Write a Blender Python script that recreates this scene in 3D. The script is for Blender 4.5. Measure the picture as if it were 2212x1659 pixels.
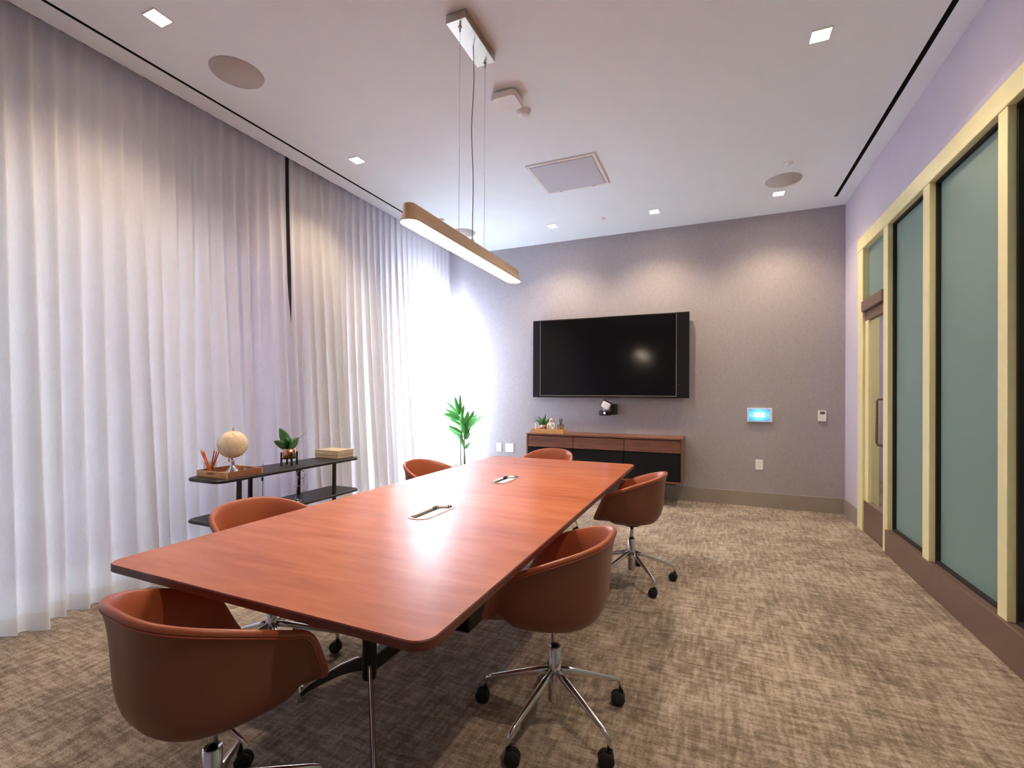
import bpy, bmesh, math, random
from math import sin, cos, pi, radians, sqrt
from mathutils import Vector, Matrix

for o in list(bpy.data.objects): bpy.data.objects.remove(o)
S = bpy.context.scene
C = S.collection
random.seed(7)

# ------------------------------------------------------------------ camera
F_PX, CY = 1009.633, 850.094
yaw, pitch, roll = radians(23.363), radians(.184), radians(.279)
fwd = Vector((-sin(yaw)*cos(pitch), cos(yaw)*cos(pitch), sin(pitch)))
rt = Vector((cos(yaw), sin(yaw), 0)); up = rt.cross(fwd)
r2 = rt*cos(roll) + up*sin(roll); u2 = -rt*sin(roll) + up*cos(roll)
cam = bpy.data.cameras.new('camera'); camo = bpy.data.objects.new('camera', cam); C.objects.link(camo)
camo.matrix_world = Matrix(((r2.x, u2.x, -fwd.x, 0), (r2.y, u2.y, -fwd.y, 0), (r2.z, u2.z, -fwd.z, 1.3), (0, 0, 0, 1)))
cam.sensor_width = 36; cam.lens = F_PX/2212*36; cam.shift_y = (CY-829.5)/2212
cam.clip_start = .02
S.camera = camo

# ------------------------------------------------------------------ view, world
S.view_settings.view_transform = 'Standard'; S.view_settings.look = 'None'
S.view_settings.exposure = 1.47; S.view_settings.gamma = 1
S.view_settings.use_curve_mapping = False
cy = S.cycles
cy.use_denoising = True; cy.max_bounces = 9; cy.diffuse_bounces = 6; cy.glossy_bounces = 4
cy.transmission_bounces = 6; cy.transparent_max_bounces = 16
cy.sample_clamp_indirect = 12; cy.caustics_reflective = False; cy.caustics_refractive = False
SKY = 18.0
w = bpy.data.worlds.new('world'); S.world = w; w.use_nodes = True
bgn = w.node_tree.nodes['Background']; bgn.inputs[0].default_value = (.78, .88, 1, 1); bgn.inputs[1].default_value = SKY
DOWN_W = 36      # watts of each recessed spot
PEND_E = 26      # pendant diffuser emission

# ------------------------------------------------------------------ material helpers
def srgb(r, g, b):
    f = lambda c: (c/255/12.92) if c/255 <= .04045 else ((c/255+.055)/1.055)**2.4
    return (f(r), f(g), f(b), 1)
def newmat(name):
    m = bpy.data.materials.new(name); m.use_nodes = True
    nt = m.node_tree; p = nt.nodes['Principled BSDF']
    return m, nt, p
def N(nt, typ, **kw):
    n = nt.nodes.new(typ)
    for k, v in kw.items():
        if k.startswith('i_'):
            key = k[2:]; key = int(key) if key.isdigit() else key.replace('_', ' ')
            n.inputs[key].default_value = v
        else: setattr(n, k, v)
    return n
def coords(nt, scale=(1, 1, 1), rot=(0, 0, 0)):
    t = N(nt, 'ShaderNodeTexCoord'); mp = N(nt, 'ShaderNodeMapping')
    mp.inputs['Scale'].default_value = scale; mp.inputs['Rotation'].default_value = rot
    nt.links.new(t.outputs['Object'], mp.inputs['Vector']); return mp.outputs[0]
def ramp(nt, src, stops):
    r = N(nt, 'ShaderNodeValToRGB'); e = r.color_ramp.elements
    while len(e) < len(stops): e.new(.5)
    for k, (p, c) in enumerate(stops): e[k].position = p; e[k].color = c
    nt.links.new(src, r.inputs[0]); return r.outputs[0]
def bump(nt, p, src, strength, dist=.002):
    b = N(nt, 'ShaderNodeBump'); b.inputs['Strength'].default_value = strength; b.inputs['Distance'].default_value = dist
    nt.links.new(src, b.inputs['Height']); nt.links.new(b.outputs[0], p.inputs['Normal'])
def plain(name, col, rough=.5, metal=0, spec=.5, nscale=40, var=.06, bmp=0, coat=0):
    """base colour with a faint procedural mottling"""
    m, nt, p = newmat(name)
    n = N(nt, 'ShaderNodeTexNoise', i_Scale=nscale, i_Detail=3.0)
    nt.links.new(coords(nt), n.inputs['Vector'])
    c1 = tuple(max(0, c*(1-var)) for c in col[:3])+(1,); c2 = tuple(min(1, c*(1+var)) for c in col[:3])+(1,)
    nt.links.new(ramp(nt, n.outputs[0], [(.3, c1), (.7, c2)]), p.inputs['Base Color'])
    p.inputs['Roughness'].default_value = rough; p.inputs['Metallic'].default_value = metal
    p.inputs['Specular IOR Level'].default_value = spec; p.inputs['Coat Weight'].default_value = coat
    if bmp: bump(nt, p, n.outputs[0], bmp)
    return m
def emis(name, col, strength):
    m, nt, p = newmat(name)
    p.inputs['Base Color'].default_value = (.02, .02, .02, 1)
    p.inputs['Emission Color'].default_value = col; p.inputs['Emission Strength'].default_value = strength
    return m

def carpet():
    m, nt, p = newmat('carpet'); L = nt.links
    a = N(nt, 'ShaderNodeTexNoise', i_Scale=1.0, i_Detail=6.0, i_Roughness=.65)
    L.new(coords(nt, (9, 42, 1)), a.inputs['Vector'])
    b = N(nt, 'ShaderNodeTexNoise', i_Scale=1.0, i_Detail=5.0, i_Roughness=.6)
    L.new(coords(nt, (40, 7, 1)), b.inputs['Vector'])
    c = N(nt, 'ShaderNodeTexNoise', i_Scale=2.2, i_Detail=3.0)
    L.new(coords(nt), c.inputs['Vector'])
    d = N(nt, 'ShaderNodeTexNoise', i_Scale=1.0, i_Detail=2.0)
    L.new(coords(nt, (90, 260, 1)), d.inputs['Vector'])
    m1 = N(nt, 'ShaderNodeMix', data_type='FLOAT'); m1.inputs[0].default_value = .45
    L.new(a.outputs[0], m1.inputs[2]); L.new(b.outputs[0], m1.inputs[3])
    m2 = N(nt, 'ShaderNodeMix', data_type='FLOAT'); m2.inputs[0].default_value = .25
    L.new(m1.outputs[0], m2.inputs[2]); L.new(c.outputs[0], m2.inputs[3])
    m3 = N(nt, 'ShaderNodeMix', data_type='FLOAT'); m3.inputs[0].default_value = .22
    L.new(m2.outputs[0], m3.inputs[2]); L.new(d.outputs[0], m3.inputs[3])
    col = ramp(nt, m3.outputs[0], [(.40, srgb(104, 94, 86)), (.475, srgb(136, 124, 113)), (.53, srgb(168, 155, 142)), (.61, srgb(196, 184, 169))])
    L.new(col, p.inputs['Base Color']); p.inputs['Roughness'].default_value = 1; p.inputs['Specular IOR Level'].default_value = .1
    bump(nt, p, m3.outputs[0], .5, .006)
    return m
def wood(name, c1, c2, c3, scale=(3, 28, 28), rough=.35, coat=.0, dist=2.0):
    m, nt, p = newmat(name); L = nt.links
    a = N(nt, 'ShaderNodeTexNoise', i_Scale=1.0, i_Detail=7.0, i_Roughness=.6, i_Distortion=dist*.15)
    L.new(coords(nt, scale), a.inputs['Vector'])
    b = N(nt, 'ShaderNodeTexNoise', i_Scale=1.0, i_Detail=3.0)
    L.new(coords(nt, tuple(s*.13 for s in scale)), b.inputs['Vector'])
    m1 = N(nt, 'ShaderNodeMix', data_type='FLOAT'); m1.inputs[0].default_value = .45
    L.new(a.outputs[0], m1.inputs[2]); L.new(b.outputs[0], m1.inputs[3])
    L.new(ramp(nt, m1.outputs[0], [(.36, c1), (.5, c2), (.64, c3)]), p.inputs['Base Color'])
    p.inputs['Roughness'].default_value = rough; p.inputs['Coat Weight'].default_value = coat; p.inputs['Specular IOR Level'].default_value = .42
    return m
def woven(name, col, s=420, rough=.9, var=.10):
    m, nt, p = newmat(name); L = nt.links
    a = N(nt, 'ShaderNodeTexNoise', i_Scale=1.0, i_Detail=2.0); L.new(coords(nt, (s*.12, s*.12, s)), a.inputs['Vector'])
    b = N(nt, 'ShaderNodeTexNoise', i_Scale=1.0, i_Detail=2.0); L.new(coords(nt, (s, s, s*.12)), b.inputs['Vector'])
    m1 = N(nt, 'ShaderNodeMix', data_type='FLOAT'); m1.inputs[0].default_value = .5
    L.new(a.outputs[0], m1.inputs[2]); L.new(b.outputs[0], m1.inputs[3])
    c1 = tuple(c*(1-var) for c in col[:3])+(1,); c2 = tuple(min(1, c*(1+var)) for c in col[:3])+(1,)
    L.new(ramp(nt, m1.outputs[0], [(.38, c1), (.62, c2)]), p.inputs['Base Color'])
    p.inputs['Roughness'].default_value = rough; p.inputs['Specular IOR Level'].default_value = .2
    bump(nt, p, m1.outputs[0], .25, .001)
    return m
def sheer(name, col, transp, transl=.6, tint=(1, 1, 1, 1)):
    m = bpy.data.materials.new(name); m.use_nodes = True; nt = m.node_tree; nt.nodes.clear(); L = nt.links
    out = N(nt, 'ShaderNodeOutputMaterial')
    df = N(nt, 'ShaderNodeBsdfDiffuse'); tl = N(nt, 'ShaderNodeBsdfTranslucent'); tr = N(nt, 'ShaderNodeBsdfTransparent'); tr.inputs[0].default_value = tint
    n = N(nt, 'ShaderNodeTexNoise', i_Scale=1.0, i_Detail=3.0); L.new(coords(nt, (260, 260, 30)), n.inputs['Vector'])
    c = ramp(nt, n.outputs[0], [(.35, tuple(x*.95 for x in col[:3])+(1,)), (.65, col)])
    L.new(c, df.inputs[0]); L.new(c, tl.inputs[0])
    a = N(nt, 'ShaderNodeMixShader'); a.inputs[0].default_value = transl
    L.new(df.outputs[0], a.inputs[1]); L.new(tl.outputs[0], a.inputs[2])
    b = N(nt, 'ShaderNodeMixShader'); b.inputs[0].default_value = transp
    L.new(a.outputs[0], b.inputs[1]); L.new(tr.outputs[0], b.inputs[2])
    L.new(b.outputs[0], out.inputs[0]); return m
def clearglass(name, tint=(1, 1, 1, 1), gloss=.08):
    m = bpy.data.materials.new(name); m.use_nodes = True; nt = m.node_tree; nt.nodes.clear(); L = nt.links
    out = N(nt, 'ShaderNodeOutputMaterial'); tr = N(nt, 'ShaderNodeBsdfTransparent'); tr.inputs[0].default_value = tint
    gl = N(nt, 'ShaderNodeBsdfGlossy'); gl.inputs['Roughness'].default_value = .03
    lw = N(nt, 'ShaderNodeLayerWeight'); lw.inputs[0].default_value = gloss
    b = N(nt, 'ShaderNodeMixShader'); L.new(lw.outputs['Facing'], b.inputs[0])
    mt = N(nt, 'ShaderNodeMath', operation='MULTIPLY'); mt.inputs[1].default_value = .35
    L.new(lw.outputs['Facing'], mt.inputs[0]); L.new(mt.outputs[0], b.inputs[0])
    L.new(tr.outputs[0], b.inputs[1]); L.new(gl.outputs[0], b.inputs[2]); L.new(b.outputs[0], out.inputs[0]); return m
def frosted(name, col):
    m = bpy.data.materials.new(name); m.use_nodes = True; nt = m.node_tree; nt.nodes.clear(); L = nt.links
    out = N(nt, 'ShaderNodeOutputMaterial')
    p = N(nt, 'ShaderNodeBsdfPrincipled'); tl = N(nt, 'ShaderNodeBsdfTranslucent')
    n = N(nt, 'ShaderNodeTexNoise', i_Scale=300.0, i_Detail=2.0); L.new(coords(nt), n.inputs['Vector'])
    c = ramp(nt, n.outputs[0], [(.3, tuple(x*.95 for x in col[:3])+(1,)), (.7, tuple(x*1.05 for x in col[:3])+(1,))])
    L.new(c, p.inputs['Base Color']); L.new(c, tl.inputs[0]); p.inputs['Roughness'].default_value = .38
    b = N(nt, 'ShaderNodeMixShader'); b.inputs[0].default_value = .4
    L.new(p.outputs[0], b.inputs[1]); L.new(tl.outputs[0], b.inputs[2]); L.new(b.outputs[0], out.inputs[0]); return m

M = dict(
    carpet=carpet(),
    ceiling=plain('ceiling_paint', srgb(238, 247, 254), .9, spec=.2, nscale=6, var=.01),
    wallpaper=woven('wallpaper', srgb(166, 162, 168), 240),
    paint=plain('wall_paint', srgb(198, 192, 208), .85, spec=.2, nscale=8, var=.015),
    base=plain('baseboard_paint', srgb(150, 142, 134), .5, nscale=10, var=.02),
    rail=plain('bronze_rail', srgb(122, 100, 90), .42, .3, nscale=12, var=.03),
    gold=plain('champagne_metal', srgb(240, 232, 182), .40, .15, nscale=15, var=.03),
    black=plain('black_plastic', (.006, .006, .007, 1), .35, spec=.3, nscale=60),
    matblack=plain('matte_black_metal', (.018, .016, .017, 1), .42, .2, nscale=60),
    rubber=plain('black_rubber', (.012, .012, .012, 1), .75, nscale=60),
    slot=plain('black_slot', (.004, .004, .004, 1), .8, spec=.1),
    chrome=plain('chrome', (.72, .72, .73, 1), .13, 1, nscale=30, var=.02),
    steel=plain('brushed_nickel', (.50, .46, .42, 1), .32, 1, nscale=90, var=.05),
    white=plain('white_plastic', srgb(238, 236, 236), .45, nscale=30, var=.01),
    grille=plain('speaker_mesh', srgb(196, 190, 186), .9, spec=.1, nscale=700, var=.10),
    airgrille=plain('air_grille_mesh', srgb(204, 206, 216), .9, spec=.1, nscale=700, var=.08),
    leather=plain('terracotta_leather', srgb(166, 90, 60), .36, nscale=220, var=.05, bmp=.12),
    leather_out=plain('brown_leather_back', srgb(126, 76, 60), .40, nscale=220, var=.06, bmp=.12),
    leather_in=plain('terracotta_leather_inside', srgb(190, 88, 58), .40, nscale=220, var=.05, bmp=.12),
    table=wood('cherry_veneer', srgb(164, 92, 60), srgb(186, 108, 72), srgb(198, 121, 84), (2.2, 15, 3.2), .24),
    table_edge_shaded=wood('cherry_edge_shaded', srgb(96, 46, 38), srgb(110, 56, 46), srgb(124, 66, 54), (8, 8, 40), .4),  # darker than the top: shade on the unlit edge put into the colour
    walnut=wood('walnut', srgb(98, 64, 52), srgb(120, 80, 66), srgb(138, 94, 78), (5, 5, 46), .45),
    oaktray=wood('oak_tray', srgb(190, 140, 90), srgb(210, 162, 110), srgb(222, 178, 130), (40, 6, 60), .45),
    browntray=wood('brown_tray', srgb(134, 88, 66), srgb(150, 100, 76), srgb(162, 112, 86), (40, 6, 60), .45),
    screen=plain('screen_glass', (.003, .003, .004, 1), .13, spec=.28, nscale=3),
    curtain=sheer('sheer_curtain', (.85, .845, .86, 1), .012, .5),
    hem=sheer('curtain_hem', (.80, .77, .74, 1), .01, .45),
    shade=sheer('roller_shade_fabric', (.70, .70, .71, 1), .108, .02),
    shade_bluish_light=sheer('roller_shade_bluish_light', (.50, .49, .66, 1), .072, .02, (.80, .76, 1, 1)),  # dim bluish daylight put into the fabric tint
    shade_warm_light=sheer('roller_shade_warm_light', (.68, .65, .62, 1), .085, .02, (1, .97, .93, 1)),  # weaker, warmer daylight put into the fabric tint
    glass=clearglass('clear_glass'),
    cupglass=clearglass('cup_glass', (.95, .93, .9, 1), .3),
    frost=frosted('frosted_glass', srgb(152, 178, 174)),
    lamp=emis('lamp_diffuser', (1, .82, .64, 1), PEND_E),
    spot=emis('downlight_lens', (1, .80, .60, 1), 40),
    copper=plain('copper', (.72, .38, .22, 1), .22, 1, nscale=30, var=.05),
    brass=plain('brass', (.80, .55, .25, 1), .25, 1, nscale=30, var=.05),
    leaf=plain('leaf', srgb(58, 112, 56), .42, nscale=14, var=.25),
    palm=plain('palm_leaf', srgb(86, 168, 84), .45, nscale=9, var=.25),
    stem=plain('plant_stem', srgb(70, 84, 50), .6, nscale=30, var=.2),
    soil=plain('soil', srgb(50, 38, 30), 1, nscale=80, var=.4, bmp=.5),
    paper=plain('cream_paper', srgb(216, 196, 164), .8, nscale=60, var=.05),
    cover=plain('cream_cover', srgb(214, 198, 172), .6, nscale=5, var=.06),
    pencil=plain('pencil_orange', srgb(238, 118, 40), .4, nscale=30, var=.04),
    pwood=plain('pencil_wood', srgb(228, 196, 170), .7, nscale=60, var=.05),
    globe=None,
    porcelain=plain('white_porcelain', srgb(232, 226, 214), .2, nscale=20, var=.01),
    planter=plain('white_planter', srgb(220, 218, 214), .5, nscale=20, var=.02),
    fabric=woven('black_grille_cloth', (.012, .012, .014, 1), 700),
    led=emis('violet_led', (.45, .12, 1, 1), 5),
    lcd=plain('lcd_grey', srgb(96, 92, 88), .3, nscale=20),
)
def globe_mat():
    m, nt, p = newmat('globe_map'); L = nt.links
    n = N(nt, 'ShaderNodeTexNoise', i_Scale=11.0, i_Detail=7.0, i_Roughness=.6); L.new(coords(nt), n.inputs['Vector'])
    L.new(ramp(nt, n.outputs[0], [(.44, srgb(238, 224, 196)), (.515, srgb(234, 218, 188)), (.52, srgb(206, 182, 142)), (.54, srgb(230, 210, 174)), (.7, srgb(222, 200, 160))]), p.inputs['Base Color'])
    p.inputs['Roughness'].default_value = .22; return m
M['globe'] = globe_mat()
def panel_mat():
    """the blue lit page with a pale box in its middle"""
    m, nt, p = newmat('touch_screen_page'); L = nt.links
    t = N(nt, 'ShaderNodeTexCoord'); sp = N(nt, 'ShaderNodeSeparateXYZ'); L.new(t.outputs['Generated'], sp.inputs[0])
    def band(sock, c, h):
        a = N(nt, 'ShaderNodeMath', operation='SUBTRACT'); a.inputs[1].default_value = c; L.new(sock, a.inputs[0])
        b = N(nt, 'ShaderNodeMath', operation='ABSOLUTE'); L.new(a.outputs[0], b.inputs[0])
        d = N(nt, 'ShaderNodeMath', operation='LESS_THAN'); d.inputs[1].default_value = h; L.new(b.outputs[0], d.inputs[0]); return d.outputs[0], b.outputs[0]
    bx, dx = band(sp.outputs[0], .49, .26); bz, dz = band(sp.outputs[2], .51, .19)
    mm = N(nt, 'ShaderNodeMath', operation='MULTIPLY'); L.new(bx, mm.inputs[0]); L.new(bz, mm.inputs[1])
    ad = N(nt, 'ShaderNodeMath', operation='ADD'); L.new(dx, ad.inputs[0]); L.new(dz, ad.inputs[1])
    blue = ramp(nt, ad.outputs[0], [(.25, (.10, .42, .95, 1)), (.9, (.04, .16, .55, 1))])
    mx = N(nt, 'ShaderNodeMix', data_type='RGBA'); L.new(mm.outputs[0], mx.inputs[0]); L.new(blue, mx.inputs[6]); mx.inputs[7].default_value = (.66, .95, 1, 1)
    p.inputs['Base Color'].default_value = (.01, .01, .02, 1)
    L.new(mx.outputs[2], p.inputs['Emission Color']); p.inputs['Emission Strength'].default_value = 1.0
    return m
M['page'] = panel_mat()

# ------------------------------------------------------------------ mesh helpers
class MB:
    def __init__(s, o=(0, 0, 0)): s.v = []; s.f = []; s.sm = []; s.o = Vector(o)
    def add(s, vs, fs, smooth=False):
        n = len(s.v); s.v += [tuple(Vector(p)-s.o) for p in vs]
        s.f += [tuple(i+n for i in f) for f in fs]; s.sm += [smooth]*len(fs)
    def box(s, x0, x1, y0, y1, z0, z1):
        s.add([(x, y, z) for x in (x0, x1) for y in (y0, y1) for z in (z0, z1)],
              [(0, 1, 3, 2), (4, 6, 7, 5), (0, 4, 5, 1), (2, 3, 7, 6), (0, 2, 6, 4), (1, 5, 7, 3)]); return s
    def obox(s, c, ax, hs):
        """oriented box: centre, three axes, half sizes"""
        c = Vector(c); a = [Vector(q).normalized()*h for q, h in zip(ax, hs)]
        s.add([c+a[0]*i+a[1]*j+a[2]*k for i in (-1, 1) for j in (-1, 1) for k in (-1, 1)],
              [(0, 1, 3, 2), (4, 6, 7, 5), (0, 4, 5, 1), (2, 3, 7, 6), (0, 2, 6, 4), (1, 5, 7, 3)]); return s
    def prism(s, pts, z0, z1):
        n = len(pts); s.add([(x, y, z0) for x, y in pts]+[(x, y, z1) for x, y in pts],
            [tuple(range(n))[::-1], tuple(range(n, 2*n))]+[(i, (i+1) % n, n+(i+1) % n, n+i) for i in range(n)]); return s
    def lathe(s, prof, n=24, c=(0, 0, 0), ax=(0, 0, 1), smooth=True):
        ax = Vector(ax).normalized(); t = Vector((1, 0, 0)) if abs(ax.x) < .9 else Vector((0, 1, 0))
        a = ax.cross(t).normalized(); b = ax.cross(a); c = Vector(c)
        vs = [c+ax*z+(a*cos(2*pi*k/n)+b*sin(2*pi*k/n))*r for r, z in prof for k in range(n)]
        fs = [(i*n+k, i*n+(k+1) % n, (i+1)*n+(k+1) % n, (i+1)*n+k) for i in range(len(prof)-1) for k in range(n)]
        if prof[0][0] > 1e-5: fs.append(tuple(range(n))[::-1])
        if prof[-1][0] > 1e-5: fs.append(tuple(range((len(prof)-1)*n, len(prof)*n)))
        s.add(vs, fs, smooth); return s
    def tube(s, pts, r, n=10, closed=False):
        pts = [Vector(p) for p in pts]; rs = r if isinstance(r, (list, tuple)) else [r]*len(pts)
        vs = []; prev = None; m = len(pts)
        for i, p in enumerate(pts):
            q0 = pts[(i-1) % m] if (closed or i) else p; q1 = pts[(i+1) % m] if (closed or i < m-1) else p
            d = (q1-q0).normalized()
            if prev is None: prev = d.orthogonal().normalized()
            a = (prev-d*prev.dot(d)).normalized(); prev = a; b = d.cross(a)
            vs += [p+(a*cos(2*pi*k/n)+b*sin(2*pi*k/n))*rs[i] for k in range(n)]
        fs = [(i*n+k, i*n+(k+1) % n, ((i+1) % m)*n+(k+1) % n, ((i+1) % m)*n+k) for i in range(m if closed else m-1) for k in range(n)]
        if not closed: fs += [tuple(range(n))[::-1], tuple(range((m-1)*n, m*n))]
        s.add(vs, fs, True); return s
    def grid(s, fn, nu, nv, smooth=True, cu=False):
        vs = [fn(i/(nu-(0 if cu else 1)), j/(nv-1)) for i in range(nu) for j in range(nv)]
        fs = [(i*nv+j, ((i+1) % nu)*nv+j, ((i+1) % nu)*nv+j+1, i*nv+j+1) for i in range(nu if cu else nu-1) for j in range(nv-1)]
        s.add(vs, fs, smooth); return s
    def build(s, name, mat, parent=None, bevel=0, seg=2, sub=0, solid=0, loc=None):
        me = bpy.data.meshes.new(name); me.from_pydata(s.v, [], s.f)
        me.polygons.foreach_set('use_smooth', s.sm); me.update()
        bm = bmesh.new(); bm.from_mesh(me); bmesh.ops.recalc_face_normals(bm, faces=bm.faces); bm.to_mesh(me); bm.free()
        o = bpy.data.objects.new(name, me); C.objects.link(o); me.materials.append(mat)
        if parent: o.parent = parent
        if loc is not None: o.location = loc
        elif not parent: o.location = s.o
        if solid: md = o.modifiers.new('solid', 'SOLIDIFY'); md.thickness = solid; md.offset = 0
        if bevel:
            md = o.modifiers.new('bevel', 'BEVEL'); md.width = bevel; md.segments = seg; md.limit_method = 'ANGLE'; md.angle_limit = radians(40)
        if sub: md = o.modifiers.new('sub', 'SUBSURF'); md.levels = sub; md.render_levels = sub
        return o
def tag(o, label, cat, group=None, kind=None):
    o['label'] = label; o['category'] = cat
    if group: o['group'] = group
    if kind: o['kind'] = kind
    return o
def thing(name, label, cat, loc=(0, 0, 0), rz=0, group=None):
    o = bpy.data.objects.new(name, None); C.objects.link(o); o.location = loc; o.rotation_euler = (0, 0, rz)
    o.empty_display_size = .05
    return tag(o, label, cat, group)
def struct(name, mb, mat, **kw):
    o = mb.build(name, mat, **kw); o['kind'] = 'structure'; return o
def sgroup(name, loc):
    o = bpy.data.objects.new(name, None); C.objects.link(o); o.location = loc; o['kind'] = 'structure'; return o
def copytree(o, parent=None):
    c = o.copy(); C.objects.link(c)
    if parent: c.parent = parent
    for ch in list(o.children): copytree(ch, c)
    return c
def rrect(x0, x1, y0, y1, r, n=8):
    pts = []
    for cx, cyy, a0 in ((x1-r, y1-r, 0), (x0+r, y1-r, 90), (x0+r, y0+r, 180), (x1-r, y0+r, 270)):
        pts += [(cx+r*cos(radians(a0+90*k/n)), cyy+r*sin(radians(a0+90*k/n))) for k in range(n+1)]
    return pts
def offset_loop(pts, d):
    n = len(pts); out = []; A = sum(pts[i][0]*pts[(i+1) % n][1]-pts[(i+1) % n][0]*pts[i][1] for i in range(n)); sg = 1 if A > 0 else -1
    for i in range(n):
        a, b, c_ = Vector(pts[i-1]), Vector(pts[i]), Vector(pts[(i+1) % n])
        e1 = (b-a).normalized() if (b-a).length > 1e-7 else (c_-b).normalized(); e2 = (c_-b).normalized() if (c_-b).length > 1e-7 else e1
        n1 = Vector((-e1.y, e1.x))*sg; n2 = Vector((-e2.y, e2.x))*sg; m = n1+n2; m = m.normalized() if m.length > 1e-6 else n1
        k = 1/max(.5, m.dot(n1)); out.append((b.x+m.x*d*k, b.y+m.y*d*k))
    return out
def slab(name, mat, outer, holes, z0, z1, bevel, parent, o=(0, 0, 0), edge=None):
    """flat board with chamfered edges and real holes"""
    def clean(p):
        q = []
        for a in p:
            if not q or (Vector(a)-Vector(q[-1])).length > 1e-5: q.append(a)
        if (Vector(q[0])-Vector(q[-1])).length < 1e-5: q.pop()
        return q
    zc = (z0+z1)/2; bm = bmesh.new(); caps = {0: [], 1: []}
    for h, lp in enumerate([clean(outer)]+[clean(x) for x in holes]):
        ins = offset_loop(lp, bevel if h == 0 else -bevel)
        rings = [[bm.verts.new((x-o[0], y-o[1], z-zc)) for x, y in pl] for pl, z in ((ins, z0), (lp, z0+bevel), (lp, z1-bevel), (ins, z1))]
        n = len(lp)
        for a, b in zip(rings, rings[1:]):
            for i in range(n): bm.faces.new((a[i], a[(i+1) % n], b[(i+1) % n], b[i])).material_index = 1 if edge else 0
        for k, rg in ((0, rings[0]), (1, rings[3])):
            caps[k] += [bm.edges.get((rg[i], rg[(i+1) % n])) for i in range(n)]
    for k in (0, 1): bmesh.ops.triangle_fill(bm, use_beauty=True, use_dissolve=False, edges=caps[k])
    bmesh.ops.recalc_face_normals(bm, faces=bm.faces)
    me = bpy.data.meshes.new(name); bm.to_mesh(me); bm.free(); me.materials.append(mat)
    if edge: me.materials.append(edge)
    ob = bpy.data.objects.new(name, me); C.objects.link(ob); ob.parent = parent; ob.location.z = zc-o[2]
    return ob

# ------------------------------------------------------------------ room
D, H, XL, XP, XB, Y0 = 6.21, 3.43, -3.95, -3.532, 1.333, -1.9
G = 1.32
struct('floor', MB().box(XL-.2, 3.3, Y0-.1, D+.1, -.08, 0), M['carpet'])
# ceiling in strips so that the two linear slots are real gaps
SL, SR, WL, WR = -3.347, 1.185, .013, .017
c = MB()
c.box(XP, SL-WL, Y0-.1, D+.1, H, H+.1)
c.box(SL-WL, SL+WL, 5.95, D+.1, H, H+.1)
c.box(SL+WL, SR-WR, Y0-.1, D+.1, H, H+.1)
c.box(SR-WR, SR+WR, 5.93, D+.1, H, H+.1)
c.box(SR+WR, XB+.15, Y0-.1, D+.1, H, H+.1)
struct('trim_14', MB().box(XL-.2, XP, Y0-.1, D+.1, H+.42, H+.5).box(XP, XP+.08, Y0-.1, D+.1, H+.1, H+.5), M['ceiling'])      # top of the curtain pocket

ceil = struct('ceiling', c, M['ceiling'])
for x, ye, wd, lab in ((SL, 5.95, WL, 'long narrow black linear air slot in ceiling beside the curtains'), (SR, 5.93, WR, 'long narrow black linear air slot in ceiling near the glass partition')):
    b = MB((x, 2, H)).box(x-wd, x+wd, Y0, ye, H+.0015, H+.09)
    tag(b.build('linear_diffuser', M['slot']), lab, 'air vent')
struct('wall_far', MB().box(XL-.2, XB+.15, D, D+.15, 0, H+.5), M['wallpaper'])
struct('wall_near', MB().box(XL-.2, XB+.15, Y0-.15, Y0, 0, H+.5), M['paint'])
struct('baseboard_far', MB().box(XL, XB-.001, D-.014, D, 0, .172), M['base'], bevel=.003)
# right wall: soffit, short return by the far corner, partition of posts and frosted glass
w_ = MB(); w_.box(XB, XB+.15, Y0, D, 2.918, H); w_.box(XB, XB+.15, 5.67, D, 0, 2.918)
struct('wall_right', w_, M['paint'], bevel=.004)
struct('baseboard_right', MB().box(XB-.014, XB, 5.67, D-.014, 0, .172), M['base'], bevel=.003)
struct('trim_1', MB().box(XB-.004, XB+.12, Y0, 5.67, 2.86, 2.918), M['paint'], bevel=.004)
struct('trim_2', MB().box(G-.006, XB+.12, Y0, 5.67, 2.735, 2.86), M['gold'], bevel=.004)
struct('trim_3', MB().box(G-.014, XB+.12, Y0, 4.80, 0, .20), M['rail'], bevel=.004)
posts = [(-1.38+.915*k, -1.29+.915*k) for k in range(7)]
posts = [(a, b) for a, b in [(-1.50, -1.41), (-.585, -.495), (.33, .42), (1.245, 1.335), (2.16, 2.25), (3.068, 3.152), (3.975, 4.08), (4.79, 4.90)]]
for k, (a, b) in enumerate(posts):
    struct('trim_%d' % (4+k), MB().box(G, XB+.12, a, b, 0 if k == 7 else .20, 2.735), M['gold'], bevel=.003)
struct('trim_12', MB().box(G, XB+.12, 5.50, 5.67, 0.0, 2.735), M['gold'], bevel=.003)
ends = [(Y0, -1.50)]+[(posts[k][1], posts[k+1][0]) for k in range(7)]
wn = 1
for a, b in ends:
    g = sgroup('window_%d' % wn, (G+.05, (a+b)/2, .2)); wn += 1
    O = g.location
    MB(O).box(G+.058, G+.068, a, b, .20, 2.735).build('glass_pane', M['frost'], g)
    q = MB(O); e = .016
    for bx in ((a, b, .20, .20+e), (a, b, 2.735-e, 2.735), (a, a+e, .2+e, 2.735-e), (b-e, b, .2+e, 2.735-e)):
        q.box(G+.034, G+.058, bx[0], bx[1], bx[2], bx[3])
    q.build('gasket', M['rubber'], g)
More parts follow.
